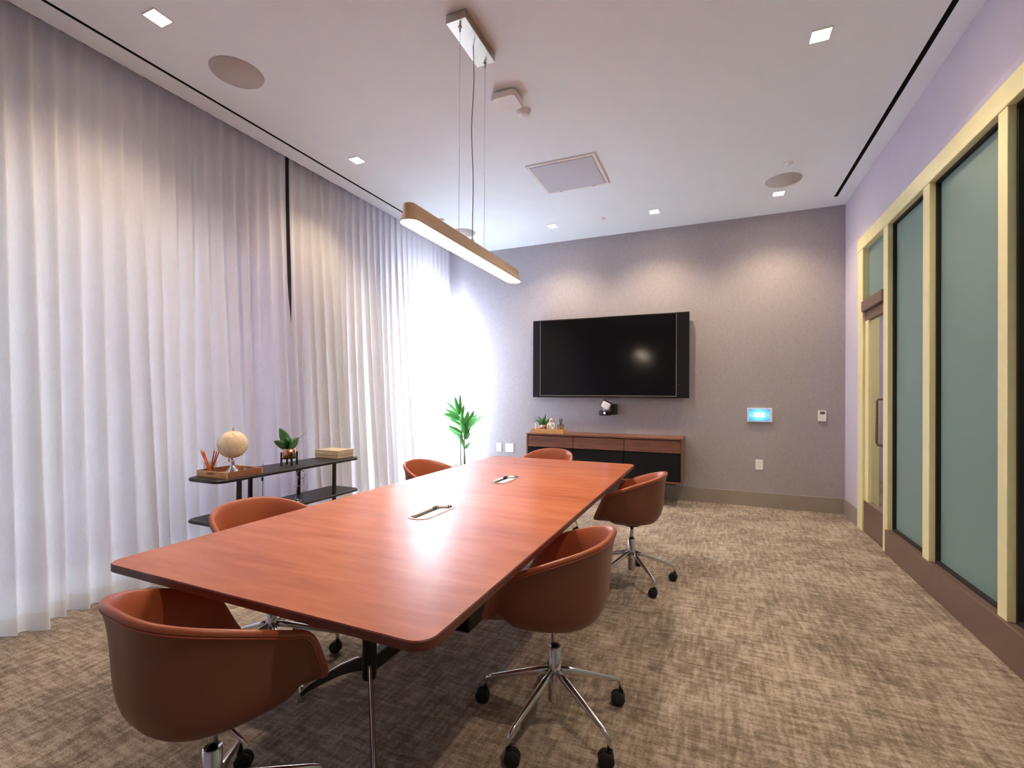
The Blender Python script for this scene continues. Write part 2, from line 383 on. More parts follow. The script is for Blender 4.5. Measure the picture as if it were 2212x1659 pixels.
# transom over the door and the door itself
g = sgroup('window_%d' % wn, (G+.05, 5.2, 2.22)); wn += 1
MB(g.location).box(G+.05, G+.06, 4.90, 5.50, 2.22, 2.735).build('glass_pane', M['frost'], g)
d = sgroup('door_1', (G+.04, 5.2, 0)); O = d.location
MB(O).box(G-.012, XB+.12, 4.90, 5.50, 2.12, 2.22).build('head_rail', M['rail'], d, bevel=.004)
MB(O).box(G+.02, G+.065, 4.902, 5.498, 2.03, 2.12).build('top_rail', M['rail'], d, bevel=.003)
MB(O).box(G+.02, G+.05, 5.395, 5.495, .20, 2.03).build('stile', M['gold'], d, bevel=.003)
MB(O).box(G+.012, G+.065, 4.902, 5.498, .01, .30).build('kick_plate', M['rail'], d, bevel=.004)
MB(O).box(G+.038, G+.046, 4.902, 5.395, .30, 2.03).build('glass_pane', M['glass'], d)
MB(O).tube([(G+.037, 4.985, 1.28), (G-.01, 4.985, 1.28), (G-.02, 4.985, 1.26), (G-.02, 4.985, .90), (G-.01, 4.985, .88), (G+.037, 4.985, .88)], .011).build('pull_handle', M['rail'], d)
# corridor behind the partition
struct('wall_corridor', MB().box(3.2, 3.3, Y0, 9, 0, 3.0).box(XB+.15, 3.2, 8.9, 9, 0, 3.0).box(XB+.15, 3.2, Y0-.1, Y0, 0, 3), M['paint'])
struct('wall_corridor_far', MB().box(XB+.001, XB+.15, D+.15, 9, 0, 3.0), M['paint'])
struct('floor_corridor', MB().box(XB+.15, 3.3, D+.1, 9, -.08, 0), M['carpet'])
struct('ceiling_corridor', MB().box(XB+.15, 3.3, Y0-.1, 9, 3.0, 3.1), M['ceiling'])
struct('baseboard_corridor', MB().box(3.186, 3.2, Y0, 8.9, 0, .62), M['base'])

# left wall with windows
wins = [(-1.6, -.2), (-.05, 1.79), (1.92, 2.55), (2.68, 3.27), (3.72, 4.95), (5.15, 6.0)]
ZS, ZH = .222, 2.56
lw = MB()
lw.box(XL-.18, XL, Y0-.1, D+.1, 0, ZS); lw.box(XL-.18, XL, Y0-.1, D+.1, ZH, H+.42)
prev = Y0-.1
for a, b in wins+[(D+.1, D+.1)]:
    lw.box(XL-.18, XL, prev, a, ZS, ZH); prev = b
struct('wall_left', lw, M['paint'])
for k, (a, b) in enumerate(wins):
    g = sgroup('window_%d' % wn, (XL-.1, (a+b)/2, ZS)); wn += 1; O = g.location
    fr = MB(O)
    for bx in ((a, b, ZS, ZS+.012), (a, b, ZH-.05, ZH), (a, a+.05, ZS+.012, ZH-.05), (b-.05, b, ZS+.012, ZH-.05)):
        fr.box(XL-.13, XL-.07, *bx)
    fr.build('window_frame', M['matblack'] if 0 else M['paint'], g)
    MB(O).box(XL-.104, XL-.098, a+.05, b-.05, ZS+.012, ZH-.05).build('glass_pane', M['glass'], g)
    pl = bpy.data.lights.new('window_portal', 'AREA'); pl.shape = 'RECTANGLE'; pl.size = b-a; pl.size_y = ZH-ZS; pl.cycles.is_portal = True
    po = bpy.data.objects.new('window_portal', pl); C.objects.link(po); po.parent = g; po.location = (-.06, 0, (ZH-ZS)/2); po.rotation_euler = (pi/2, 0, -pi/2)
    if k < 5:
        lab = ['white roller shade far left behind the sheer curtain', 'bright white roller shade behind left end of curtain', 'white roller shade behind curtain above left end of console', 'roller shade tinted for dim bluish daylight, behind curtain above right half of console', 'roller shade tinted for weaker warm daylight, behind curtain right of the curtain gap'][k]
        t = thing('roller_shade', lab, 'roller shade', (XL-.03, (a+b)/2, ZH), 0, 'roller shades behind the curtains')
        zb = .262
        MB(t.location).box(XL-.032, XL-.030, a+.012, b-.012, zb, ZH-.03).build('shade_fabric', M['shade_bluish_light'] if k == 3 else M['shade_warm_light'] if k == 4 else M['shade'], t)
        MB(t.location).box(XL-.038, XL-.024, a+.012, b-.012, zb-.014, zb).build('bottom_bar', M['white'], t, bevel=.003)
        MB(t.location).tube([(XL-.035, a+.01, ZH-.035), (XL-.035, b-.01, ZH-.035)], .022, 12).build('roller_tube', M['white'], t)

struct('trim_13', MB().box(XL, XL+.02, 3.29, 3.66, 0, H+.42), M['matblack'])
# ------------------------------------------------------------------ curtains
def curtain(y0, y1, label, seed):
    rnd = random.Random(seed); t = thing('sheer_curtain', label, 'curtain', (-3.6, (y0+y1)/2, 0), 0, 'floor length sheer curtains')
    L = y1-y0; nf = max(4, round(L/.112)); ph = [rnd.uniform(-.35, .35) for _ in range(nf+3)]; am = [rnd.uniform(.75, 1.2) for _ in range(nf+3)]
    ph2 = [rnd.uniform(-.9, .9) for _ in range(nf+3)]
    def X(yy, z):
        s_ = (yy-y0)/L*nf; k = int(s_); f = s_-k; hgt = min(1, max(0, z/3.5))
        w1 = lambda arr: arr[k]*(1-f)+arr[k+1]*f
        a = (.020+.024*(1-hgt)**.8)*w1(am)
        p = 2*pi*s_+w1(ph)+w1(ph2)*(1-hgt)
        v = sin(p); v = math.copysign(abs(v)**.75, v)
        big = .045*(1-hgt)*sin(2*pi*yy/.61+seed)+.03*(1-hgt)**2*sin(2*pi*yy/.27+1.7*seed)
        return -3.62+.18*(1-hgt)**1.5+a*v+big
    n = int(L/.0105)
    def f(z0, z1, dx=0):
        def g(u, v):
            z = z1+(z0-z1)*v; yy = min(y1-1e-4, y0+L*u)
            s_ = (yy-y0)/L*nf; lean = .012*sin(2*pi*s_+.8)*(min(1, (H+.05-z)/.8))*(1 if .08 < yy-y0 and .08 < y1-yy else 0)
            cl_ = min(1, max(0, (2.45-z)/.9)); cl_ = cl_*cl_*(3-2*cl_)
            if y1 < 4: yy += .013*cl_*((yy-y0)/L)**30
            else: yy -= .013*cl_*(1-(yy-y0)/L)**30
            zz = z+(.012*sin(yy*7+seed) if z < .02 else 0)
            return (X(yy, z)+dx, yy+lean, max(zz, .006))
        return g
    MB(t.location).grid(f(.10, H+.06), n, 30).build('curtain_cloth', M['curtain'], t)
    MB(t.location).grid(f(.012, .10), n, 5).build('hem', M['hem'], t)
    MB(t.location).box(-3.635, -3.605, y0, y1, H+.06, H+.085).build('curtain_track', M['matblack'], t)
curtain(-1.7, 3.105, 'wide cream sheer pleated curtain left of the narrow gap, behind the console', 1)
curtain(3.135, 6.00, 'cream sheer pleated curtain right of the narrow gap, ending at the television wall', 2)

# ------------------------------------------------------------------ ceiling fittings
def downlight(x, y, label, hw=.048, lit=True):
    t = thing('downlight', label, 'ceiling light', (x, y, H), 0, 'square recessed downlights')
    q = MB(t.location)
    for bx in ((x-hw-.006, x+hw+.006, y-hw-.006, y-hw), (x-hw-.006, x+hw+.006, y+hw, y+hw+.006), (x-hw-.006, x-hw, y-hw, y+hw), (x+hw, x+hw+.006, y-hw, y+hw)):
        q.box(bx[0], bx[1], bx[2], bx[3], H-.006, H)
    q.build('trim_ring', M['white'], t)
    MB(t.location).box(x-hw, x+hw, y-hw, y+hw, H-.004, H-.001).build('lens', M['spot'], t)
    l = bpy.data.lights.new('downlight_lamp', 'SPOT'); l.energy = DOWN_W; l.color = (1, .76, .50)
    l.spot_size = radians(128); l.spot_blend = 1.0; l.shadow_soft_size = .04
    lo = bpy.data.objects.new('downlight_lamp', l); C.objects.link(lo); lo.parent = t; lo.location = (0, 0, -.03)
for x, y, lab in ((-2.90, 1.625, 'square downlight at top left above the near curtain'), (-2.985, 3.33, 'square downlight in ceiling between curtain and pendant lamp'),
                  (.57, 3.237, 'large bright square downlight at top right of the ceiling'), (.617, 5.60, 'square downlight beside the round speaker near the right corner'),
                  (-.640, 5.60, 'middle one of three downlights along the television wall'), (-1.873, 5.59, 'left one of three downlights along the television wall')):
    downlight(x, y, lab)
for x, y, lab in ((.55, .9, 'square downlight near the camera above the open floor'),):
    downlight(x, y, lab)
for x, y, lab in ((-2.913, 2.115, 'large round grey ceiling speaker at upper left'), (.622, 5.275, 'round grey ceiling speaker at right near the downlight'), (-3.03, 5.37, 'round ceiling speaker partly behind the pendant lamp')):
    t = thing('ceiling_speaker', lab, 'speaker', (x, y, H), 0, 'round ceiling speakers')
    MB(t.location).lathe([(.0, -.010), (.140, -.010), (.142, -.006)], 48, (x, y, H)).build('speaker_grille', M['grille'], t)
    MB(t.location).lathe([(.142, -.009), (.157, -.006), (.160, 0), (.142, 0)], 48, (x, y, H)).build('bezel', M['grille'], t)
for x, y, lab in ((-1.24, 5.58, 'small sprinkler cover among the downlights by the television wall'), (.617, 4.905, 'small sprinkler cover beyond the right ceiling speaker'), (-3.05, 4.863, 'small sprinkler cover just left of the pendant cables')):
    tag(MB((x, y, H)).lathe([(0, -.016), (.018, -.016), (.020, -.008), (.040, -.007), (.042, 0)], 32, (x, y, H)).build('sprinkler_cover', M['white']), lab, 'sprinkler', 'ceiling sprinkler covers')
tag(MB((-1.320, 3.245, H)).lathe([(0, -.034), (.034, -.034), (.046, -.026), (.052, -.008), (.052, 0)], 40, (-1.320, 3.245, H)).build('smoke_detector', M['white']),
    'small round white smoke detector on the ceiling', 'smoke detector')
t = thing('wireless_access_point', 'white rounded square wireless access point on the ceiling', 'access point', (-1.36, 3.035, H))
slab('housing', M['white'], rrect(-1.460, -1.262, 2.94, 3.13, .04), [], H-.055, H-.012, .012, t, t.location)
MB(t.location).box(-1.42, -1.30, 2.98, 3.09, H-.014, H).build('mount_plate', M['white'], t)
t = thing('air_return_grille', 'large square white air return grille in the ceiling', 'air vent', (-1.293, 4.35, H))
x0, x1, y0, y1 = -1.622, -.965, 4.03, 4.67
q = MB(t.location)
for bx in ((x0, x1, y0, y0+.032), (x0, x1, y1-.032, y1), (x0, x0+.032, y0+.032, y1-.032), (x1-.032, x1, y0+.032, y1-.032)): q.box(*bx, H-.012, H)
q.build('frame', M['white'], t, bevel=.003)
MB(t.location).box(x0+.034, x1-.034, y0+.034, y1-.034, H-.016, H-.002).build('grille_panel', M['airgrille'], t)
for k, (cx, cyy) in enumerate(((-1.46, 4.665), (-1.12, 4.665))): MB(t.location).box(cx-.02, cx+.02, cyy-.028, cyy-.012, H-.016, H-.012).build('latch', M['steel'], t)

# pendant lamp
px, pz, pya, pyb = -1.325, 2.115, 1.795, 3.135
t = thing('pendant_lamp', 'long linear pendant lamp with tan housing hanging over the table', 'pendant lamp', (px, 2.44, H))
O = t.location
MB(O).box(px-.062, px+.062, 2.25, 2.63, H-.05, H).build('canopy', M['steel'], t, bevel=.002)
for yy in (2.30, 2.615):
    MB(O).tube([(px, yy, H-.05), (px, yy, pz+.08)], .0012, 6).build('suspension_cable', M['chrome'], t)
    MB(O).lathe([(.0, -.03), (.005, -.028), (.006, -.004), (.012, 0)], 16, (px, yy, H-.05)).build('cable_gripper', M['chrome'], t)
pts = []
for k in range(25):
    z = H-.05+(pz+.10-(H-.05))*k/24; q = k/24
    pts.append((px+.008*sin(q*9)*sin(q*pi), 2.46+.012*sin(q*11+1)*sin(q*pi), z))
MB(O).tube(pts, .0026, 8).build('power_cord', plain('grey_cord', srgb(120, 116, 116), .5), t)
MB(O).lathe([(0, 0), (.009, .0), (.012, .012), (.008, .03), (0, .032)], 16, (px, 2.46, pz+.083)).build('cord_connector', M['white'], t)
def stad(w, a, b, n=14):
    r = w/2; pts = []
    for k in range(n+1): q = pi*k/n; pts.append((px+r*cos(q), b-r+r*sin(q)))
    for k in range(n+1): q = pi+pi*k/n; pts.append((px+r*cos(q), a+r+r*sin(q)))
    return pts
lev = [(.046, .016, .086), (.060, .010, .085), (.062, .008, .078), (.066, .008, .055), (.078, .006, .030), (.100, 0, .006), (.104, 0, 0), (.098, 0, .0)]
vs = []; nn = None
for wd, ins, dz in lev:
    s_ = stad(wd, pya+ins*1.2, pyb-ins*1.2); nn = len(s_); vs += [(x, y, pz+dz) for x, y in s_]
fs = [(i*nn+k, i*nn+(k+1) % nn, (i+1)*nn+(k+1) % nn, (i+1)*nn+k) for i in range(len(lev)-1) for k in range(nn)]+[tuple(range(nn))]
h_ = MB(O); h_.add(vs, fs, True)
h_.build('housing', plain('tan_lacquer', srgb(230, 194, 156), .4, .2, nscale=20, var=.02), t)
MB(O).prism(stad(.092, pya+.006, pyb-.006), pz+.003, pz+.006).build('diffuser', M['lamp'], t)

# ------------------------------------------------------------------ table
TX0, TX1, TY0, TY1, TZ = -1.849, -.588, .884, 3.90, .74
t = thing('conference_table', 'long rectangular conference table with reddish cherry wood top', 'table', (-1.218, 2.39, 0))
O = t.location
gx = -1.235; slots = [(gx, 1.905), (gx-.03, 2.83)]
def stadium(cx, cyy, w, l, n=10):
    r = w/2; return [(cx+r*cos(pi*k/n), cyy+l/2-r+r*sin(pi*k/n)) for k in range(n+1)]+[(cx+r*cos(pi+pi*k/n), cyy-l/2+r+r*sin(pi+pi*k/n)) for k in range(n+1)]
YM = 2.37
slab('table_top', M['table'], rrect(TX0, TX1, TY0, TY1, .055), [stadium(sx, sy, .098, .29) for sx, sy in slots], TZ-.026, TZ, .003, t, O, M['table_edge_shaded'])
MB(O).box(TX0+.004, TX1-.004, YM-.0006, YM+.0006, TZ-.0004, TZ+.0003).build('top_seam', M['table_edge_shaded'], t)
for sx, sy in slots:
    q = MB(O); ou = stadium(sx, sy, .112, .304, 12); inn = stadium(sx, sy, .092, .284, 12); n = len(ou)
    lv = [(ou, TZ+.0002), (ou, TZ+.003), (inn, TZ+.003), (inn, TZ-.022)]
    q.add([(x, y, z) for p_, z in lv for x, y in p_], [(i*n+k, i*n+(k+1) % n, (i+1)*n+(k+1) % n, (i+1)*n+k) for i in range(3) for k in range(n)]+[tuple(range(3*n, 4*n))], False)
    gmt = q.build('cable_grommet', M['chrome'], t)
    MB(O).prism(stadium(sx+.004, sy, .066, .25), TZ-.021, TZ-.012).build('grommet_lid', M['white'], gmt)
for cyy, sg in ((1.444, -1), (3.336, 1)):
    MB(O).lathe([(0, .205), (.024, .205), (.027, .212), (.027, .70), (.027, .713)], 24, (-1.218, cyy, 0)).build('column', M['matblack'], t)
    MB(O).box(-1.50, -.94, cyy-.03, cyy+.03, .694, .714).build('top_bracket', M['matblack'], t)
    for az in (176, -47):
        dv = Vector((cos(radians(az)), -sg*sin(radians(az)), 0)).normalized(); nv = Vector((-dv.y, dv.x, 0))
        prof = [(.02, .285), (.07, .262), (.15, .215), (.25, .145), (.33, .085), (.375, .045), (.39, .03)]
        thick = [.055, .048, .040, .032, .026, .022, .018]
        q = MB(O); vs = []
        for (r, z), th in zip(prof, thick):
            for a, zz in ((-.008, z), (.008, z), (.008, z-th), (-.008, z-th)):
                p = Vector((-1.218, cyy, 0))+dv*r+nv*a; vs.append((p.x, p.y, max(zz, .014)))
        n = len(prof)
        q.add(vs, [(i*4+k, i*4+(k+1) % 4, (i+1)*4+(k+1) % 4, (i+1)*4+k) for i in range(n-1) for k in range(4)]+[(0, 1, 2, 3), ((n-1)*4, (n-1)*4+3, (n-1)*4+2, (n-1)*4+1)])
        lg = q.build('leg', M['matblack'], t, bevel=.002)
        tp = MB(O); tp.tube([Vector((-1.218, cyy, z+.001))+dv*r for r, z in prof], .0055, 8).build('polished_edge', M['chrome'], lg)
        pp = Vector((-1.218, cyy, 0))+dv*.385
        MB(O).lathe([(0, 0), (.014, 0), (.016, .01), (.009, .03), (.009, .06)], 16, pp).build('glide', M['chrome'], lg)
MB(O).box(-1.238, -1.198, 1.46, 3.32, .23, .29).build('stretcher', M['matblack'], t, bevel=.003)
q = MB(O).box(-1.24, -1.0, 1.84, 2.06, .235, .31); pb = q.build('power_box', M['black'], t, bevel=.006)
MB(O).box(-1.17, -1.07, 1.836, 1.84, .26, .282).build('socket', M['lcd'], pb)

# ------------------------------------------------------------------ chairs
KEY = [(0, -.250, .775), (.072, -.247, .773), (.145, -.224, .765), (.208, -.173, .750), (.252, -.098, .727), (.275, -.015, .698), (.281, .06, .668),
       (.279, .112, .648), (.275, .142, .620), (.270, .162, .58), (.262, .182, .53), (.250, .203, .482), (.228, .220, .452), (.175, .232, .442), (.09, .238, .438), (0, .240, .437)]
def crom(P, t):
    n = len(P); k = int(t) % n; f = t-int(t); p = [Vector(P[(k+j) % n]) for j in (-1, 0, 1, 2)]
    return .5*((2*p[1])+(-p[0]+p[2])*f+(2*p[0]-5*p[1]+4*p[2]-p[3])*f*f+(-p[0]+3*p[1]-3*p[2]+p[3])*f**3)
KEY = [(x*.945, y*.945, z-.017*min(1, (z-.43)/.2)) for x, y, z in KEY]
LOOP = KEY+[(-x, y, z) for x, y, z in KEY[-2:0:-1]]
PROF = [(0, 0), (.2, .0), (.38, .004), (.54, .02), (.68, .06), (.785, .13), (.85, .23), (.885, .36), (.902, .5), (.915, .65), (.932, .79), (.96, .91), (1, 1)]
ZB = .412
def shell_pt(u, v, inset=0.0):
    B = crom(LOOP, u*len(LOOP)); q = v*(len(PROF)-1); k = min(int(q), len(PROF)-2); f = q-k
    g = PROF[k][0]*(1-f)+PROF[k+1][0]*f; hh = PROF[k][1]*(1-f)+PROF[k+1][1]*f
    z0 = ZB
    low = max(0, min(1, (.64-B.z)/.20)); low = low*low*(3-2*low)           # towards the seat front the profile runs nearly straight
    hh = hh*(1-low)+low*(g**1.6)
    ox, oy = 0, .0
    return Vector((B.x*g, oy+(B.y-oy)*g, z0+(B.z-z0)*hh))
def chair_parts():
    root = thing('swivel_chair', '', 'chair')
    nu, nv = 96, 22
    NZ = []
    base = [[shell_pt(i/nu, j/(nv-1)) for j in range(nv)] for i in range(nu)]
    def nrm(i, j):
        a = base[(i+1) % nu][j]-base[i-1][j]; jj = min(j+1, nv-1); kk = max(j-1, 0)
        b = base[i][jj]-base[i][kk]
        if j == 0: return Vector((0, 0, -1))
        n = a.cross(b)
        return n.normalized() if n.length > 1e-9 else Vector((0, 0, -1))
    # outer skin, rolled rim, inner skin: one upholstered body
    th = .021
    vs = []; rows = []
    def ring(fn):
        rows.append(len(vs)//nu); [vs.append(fn(i)) for i in range(nu)]
    sgn = 1 if nrm(0, nv-3).y < 0 else -1
    for j in range(1, nv): ring(lambda i, j=j: base[i][j])
    for k in range(1, 6):
        a = pi*k/6
        def f(i, a=a):
            n = nrm(i, nv-2)*sgn; tng = (base[i][nv-1]-base[i][nv-2]).normalized()
            return base[i][nv-1]-n*(th/2*(1-cos(a)))+tng*(th*.5*sin(a))
        ring(f)
    cush = .035
    for j in range(nv-1, 0, -1):
        def f(i, j=j):
            n = nrm(i, j)*sgn; p = base[i][j]-n*th
            q = j/(nv-1)
            if q < .62: p.z += cush*(1-(q/.62)**2.5)*.9
            return p
        ring(f)
    R = len(vs)//nu
    fs = [(r*nu+i, r*nu+(i+1) % nu, (r+1)*nu+(i+1) % nu, (r+1)*nu+i) for r in range(R-1) for i in range(nu)]
    fs.append(tuple(range(nu))[::-1]); fs.append(tuple(range((R-1)*nu, R*nu)))
    cut = nv-1                                    # brown outer skin up to the seam, orange skin over the rim and inside
    def sub(r0, r1):
        q = MB(); fz = [f for r_ in range(r0, r1) for f in fs[r_*nu:(r_+1)*nu]]
        if r0 == 0: fz.append(fs[-2])
        if r1 == R-1: fz.append(fs[-1])
        used = sorted({i for f in fz for i in f}); mp = {a: b for b, a in enumerate(used)}
        q.add([vs[i] for i in used], [tuple(mp[i] for i in f) for f in fz], True); return q
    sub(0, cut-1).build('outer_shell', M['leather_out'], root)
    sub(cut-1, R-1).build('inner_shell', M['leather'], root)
    # welt seam a little under the rim
    pts = []
    for i in range(nu):
        n = nrm(i, nv-2)*sgn; tng = (base[i][nv-1]-base[i][nv-2]).normalized()
        pts.append(base[i][nv-1]-tng*.006+n*.0006)
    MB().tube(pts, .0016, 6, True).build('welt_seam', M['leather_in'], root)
    MB().lathe([(0, .386), (.055, .386), (.06, .392), (.06, .40), (0, .402)], 24).build('seat_plate', M['black'], root)
    MB().tube([(.03, 0, .388), (.06, 0, .386), (.175, .0, .362)], [.005, .005, .005], 10).build('height_lever', M['chrome'], root)
    MB().lathe([(0, .28), (.014, .28), (.014, .388)], 20).build('gas_stem', M['chrome'], root)
    MB().lathe([(0, .072), (.021, .072), (.0255, .078), (.0255, .292), (.022, .294), (.020, .285), (0, .285)], 28).build('column', M['chrome'], root)
    for k in range(5):
        a = 2*pi*k/5; dv = Vector((cos(a), sin(a), 0))
        pts = [dv*.018+Vector((0, 0, .196)), dv*.08+Vector((0, 0, .178)), dv*.17+Vector((0, 0, .148)), dv*.265+Vector((0, 0, .116)), dv*.288+Vector((0, 0, .107)), dv*.299+Vector((0, 0, .092)), dv*.300+Vector((0, 0, .058))]
        lg = MB().tube(pts, [.0150, .0145, .0125, .0100, .0092, .0085, .0085], 14).build('leg', M['chrome'], root)
        ca = a+1.1+k*1.9; w_ = Vector((cos(ca), sin(ca), 0)); fw = Vector((-w_.y, w_.x, 0)); cc = dv*.300+fw*.012
        q = MB()
        for sg in (-1, 1):
            q.lathe([(0, 0), (.016, 0), (.026, .002), (.0285, .006), (.0285, .015), (.026, .019), (0, .0195)], 24, cc+w_*(sg*.0205 if sg < 0 else .001)+Vector((0, 0, .0285)), w_ if sg > 0 else w_)
        cst = q.build('caster', M['rubber'], lg)
        MB().lathe([(0, -.020), (.0305, -.020), (.031, 0), (.0305, .020), (0, .020)], 20, cc+Vector((0, 0, .0300)), w_).build('wheel_hood', M['black'], cst) if 0 else None
        MB().lathe([(0, .03), (.011, .03), (.012, .060), (.009, .064), (0, .064)], 14, dv*.300).build('caster_stem', M['black'], cst)
    return root
chair = chair_parts()
chairs = [  # x, y, facing (deg, 0 = towards +Y), base turn, label
    (-.585, 1.80, 90, 40, 'terracotta swivel tub chair at the right side of the table, nearest the camera'),
    (-.530, 3.37, 88, 20, 'terracotta swivel tub chair at the far right corner of the table, before the sideboard'),
    (-1.475, 4.24, 172, 10, 'terracotta swivel tub chair at the far end of the table, facing the camera'),
    (-2.025, 3.17, -92, 0, 'terracotta swivel tub chair on the window side near the palm'),
    (-1.95, 1.61, -90, 44, 'terracotta swivel tub chair on the window side in front of the console shelf'),
    (-1.31, .89, -7, 58, 'dark terracotta swivel tub chair in the left foreground at the near table end'),
]
for k, (x, y, f, bt, lab) in enumerate(chairs):
    o = chair if k == 0 else copytree(chair)
    o.location = (x, y, 0); o['label'] = lab; o['group'] = 'terracotta chairs around the conference table'
    o.rotation_euler = (0, 0, radians(f))
    for ch in o.children:
        if ch.name.startswith('leg'): ch.rotation_euler = (0, 0, radians(bt-f))

# ------------------------------------------------------------------ television wall
t = thing('television', 'large black wall mounted television with side bars', 'television', (-1.30, D, 1.8)); O = t.location
MB(O).box(-2.324, -.278, 6.112, 6.160, 1.272, 2.335).build('cabinet', M['black'], t, bevel=.004)
MB(O).box(-2.205, -.435, 6.1085, 6.1125, 1.305, 2.315).build('screen', M['screen'], t)
q = MB(O); q.box(-2.216, -.425, 6.106, 6.113, 1.292, 1.299); q.box(-.432, -.426, 6.106, 6.113, 1.299, 2.320); q.box(-2.216, -2.211, 6.107, 6.113, 1.299, 2.320)
q.build('bezel_strip', M['steel'], t)
MB(O).box(-1.7, -.9, 6.16, D, 1.5, 2.1).build('wall_mount', M['matblack'], t)
MB(O).lathe([(0, 0), (.003, 0), (.003, .002), (0, .002)], 10, (-.405, 6.112, 1.435), (0, -1, 0)).build('power_light', M['white'], t)

t = thing('video_camera', 'small black and white conference camera on wall bracket under the television', 'camera', (-1.285, D, 1.05)); O = t.location
MB(O).box(-1.225, -1.165, 6.03, D, 1.052, 1.19).build('bracket', M['black'], t, bevel=.004)
slab('base', M['black'], [(-1.29+.085*cos(a*pi/12), 6.03+.06*sin(a*pi/12)) for a in range(24)], [], 1.042, 1.108, .014, t, O)
q = MB(O); ax = Vector((.88, 0, -.42)); 
q.obox((-1.272, 6.02, 1.175), (ax, (0, 1, 0), (.42, 0, .88)), (.054, .045, .044)); hd = q.build('head', M['white'], t, bevel=.018, seg=3)
q = MB(O); q.obox((-1.254, 6.03, 1.219), (ax, (0, 1, 0), (.42, 0, .88)), (.058, .05, .006)); q.build('head_shell', M['black'], hd, bevel=.003)
MB(O).lathe([(.030, 0), (.026, .03), (.022, .05)], 20, (-1.285, 6.03, 1.10)).build('neck', M['white'], t)
MB(O).lathe([(0, 0), (.013, 0), (.013, .003), (0, .003)], 20, (-1.287, 5.970, 1.074), (0, -1, 0)).build('status_light', M['led'], t)

# sideboard, wall hung
t = thing('sideboard', 'walnut wall hung sideboard with drawers over black fabric doors', 'sideboard', (-1.30, 5.98, .27)); O = t.location
sx0, sx1, sy0, sz0, sz1 = -2.278, -.330, 5.76, .270, .800
q = MB(O); th = .020
q.box(sx0, sx1, sy0, D-.001, sz1-th, sz1); q.box(sx0, sx1, sy0, D-.001, sz0, sz0+th); q.box(sx0, sx0+th, sy0, D-.001, sz0+th, sz1-th); q.box(sx1-th, sx1, sy0, D-.001, sz0+th, sz1-th)
q.build('case', M['walnut'], t, bevel=.002)
MB(O).box(sx0+th, sx1-th, sy0+.035, D-.01, sz0+th, sz1-th).build('carcass', M['slot'], t)
MB(O).box(sx0+.2, sx1-.08, sy0+.06, D-.01, sz0-.018, sz0).build('under_strip', M['slot'], t)  # thin black strip under the case
for a, b in ((sx0+th+.006, -1.645), (-1.638, -1.006), (-.999, sx1-th-.004)):
    MB(O).box(a, b, sy0+.004, sy0+.024, .626, .770).build('drawer', M['walnut'], t, bevel=.001)
    MB(O).box(a, b, sy0+.006, sy0+.024, sz0+th+.003, .618).build('door', M['fabric'], t, bevel=.001)

def tray(label, x0, x1, y0, y1, z, h, m, hole=False, mside=None):
    t = thing('wooden_tray', label, 'tray', ((x0+x1)/2, (y0+y1)/2, z), 0); O = t.location; w = .010
    MB(O).box(x0+w, x1-w, y0+w, y1-w, z, z+.006).build('bottom', mside or m, t)
    q = MB(O); q.box(x0, x0+w, y0+w, y1-w, z, z+h); q.build('side_wall', mside or m, t, bevel=.001); MB(O).box(x1-w, x1, y0+w, y1-w, z, z+h).build('side_wall', mside or m, t, bevel=.001)
    for ya in (y0, y1-w):
        if not hole: MB(O).box(x0, x1, ya, ya+w, z, z+h).build('end_wall', m, t, bevel=.001)
        else:
            cx = (x0+x1)/2; zc = z+h*.52; hr = h*.17; hl = .045
            ol = [(x0, z), (x1, z), (x1, z+h), (x0, z+h)]
            ho = [(cx+hl-hr+hr*cos(-pi/2+pi*k/8), zc+hr*sin(-pi/2+pi*k/8)) for k in range(9)]+[(cx-hl+hr+hr*cos(pi/2+pi*k/8), zc+hr*sin(pi/2+pi*k/8)) for k in range(9)]
            ob = slab('end_wall', m, ol, [ho], 0, w, .0008, t, (O.x, O.z, 0))
            ob.rotation_euler = (pi/2, 0, 0); ob.location = (0, ya+w/2-O.y, 0)
    return t
tray('long oak tray on the sideboard holding small ornaments', -2.232, -1.785, 5.80, 5.99, .8005, .056, M['oaktray'])

def leaf(mb, base, d, L, W, bend=.3, n=10, fold=.25, tip=1.0, wide=.5, rollv=None):
    base = Vector(base); d = Vector(d).normalized(); side = d.cross(Vector((0, 0, 1)))
    if side.length < .1: side = Vector((1, 0, 0))
    side.normalize()
    if rollv is not None: side = (Matrix.Rotation(rollv, 3, d) @ side)
    upv = side.cross(d).normalized(); vs = []; p = base.copy(); cur = d.copy()
    for k in range(n+1):
        s = k/n; ww = W*.5*(sin(pi*min(1, s**(wide*1.4))**1.0)**.8 if 0 < s < 1 else 0)+.0004
        u_ = side.cross(cur).normalized()
        vs += [p-side*ww+u_*ww*fold, p, p+side*ww+u_*ww*fold]
        cur = (cur+Vector((0, 0, -1))*bend/n).normalized(); p = p+cur*(L/n)
    mb.add(vs, [q for k in range(n) for q in ((k*3, k*3+1, k*3+4, k*3+3), (k*3+1, k*3+2, k*3+5, k*3+4))], True)

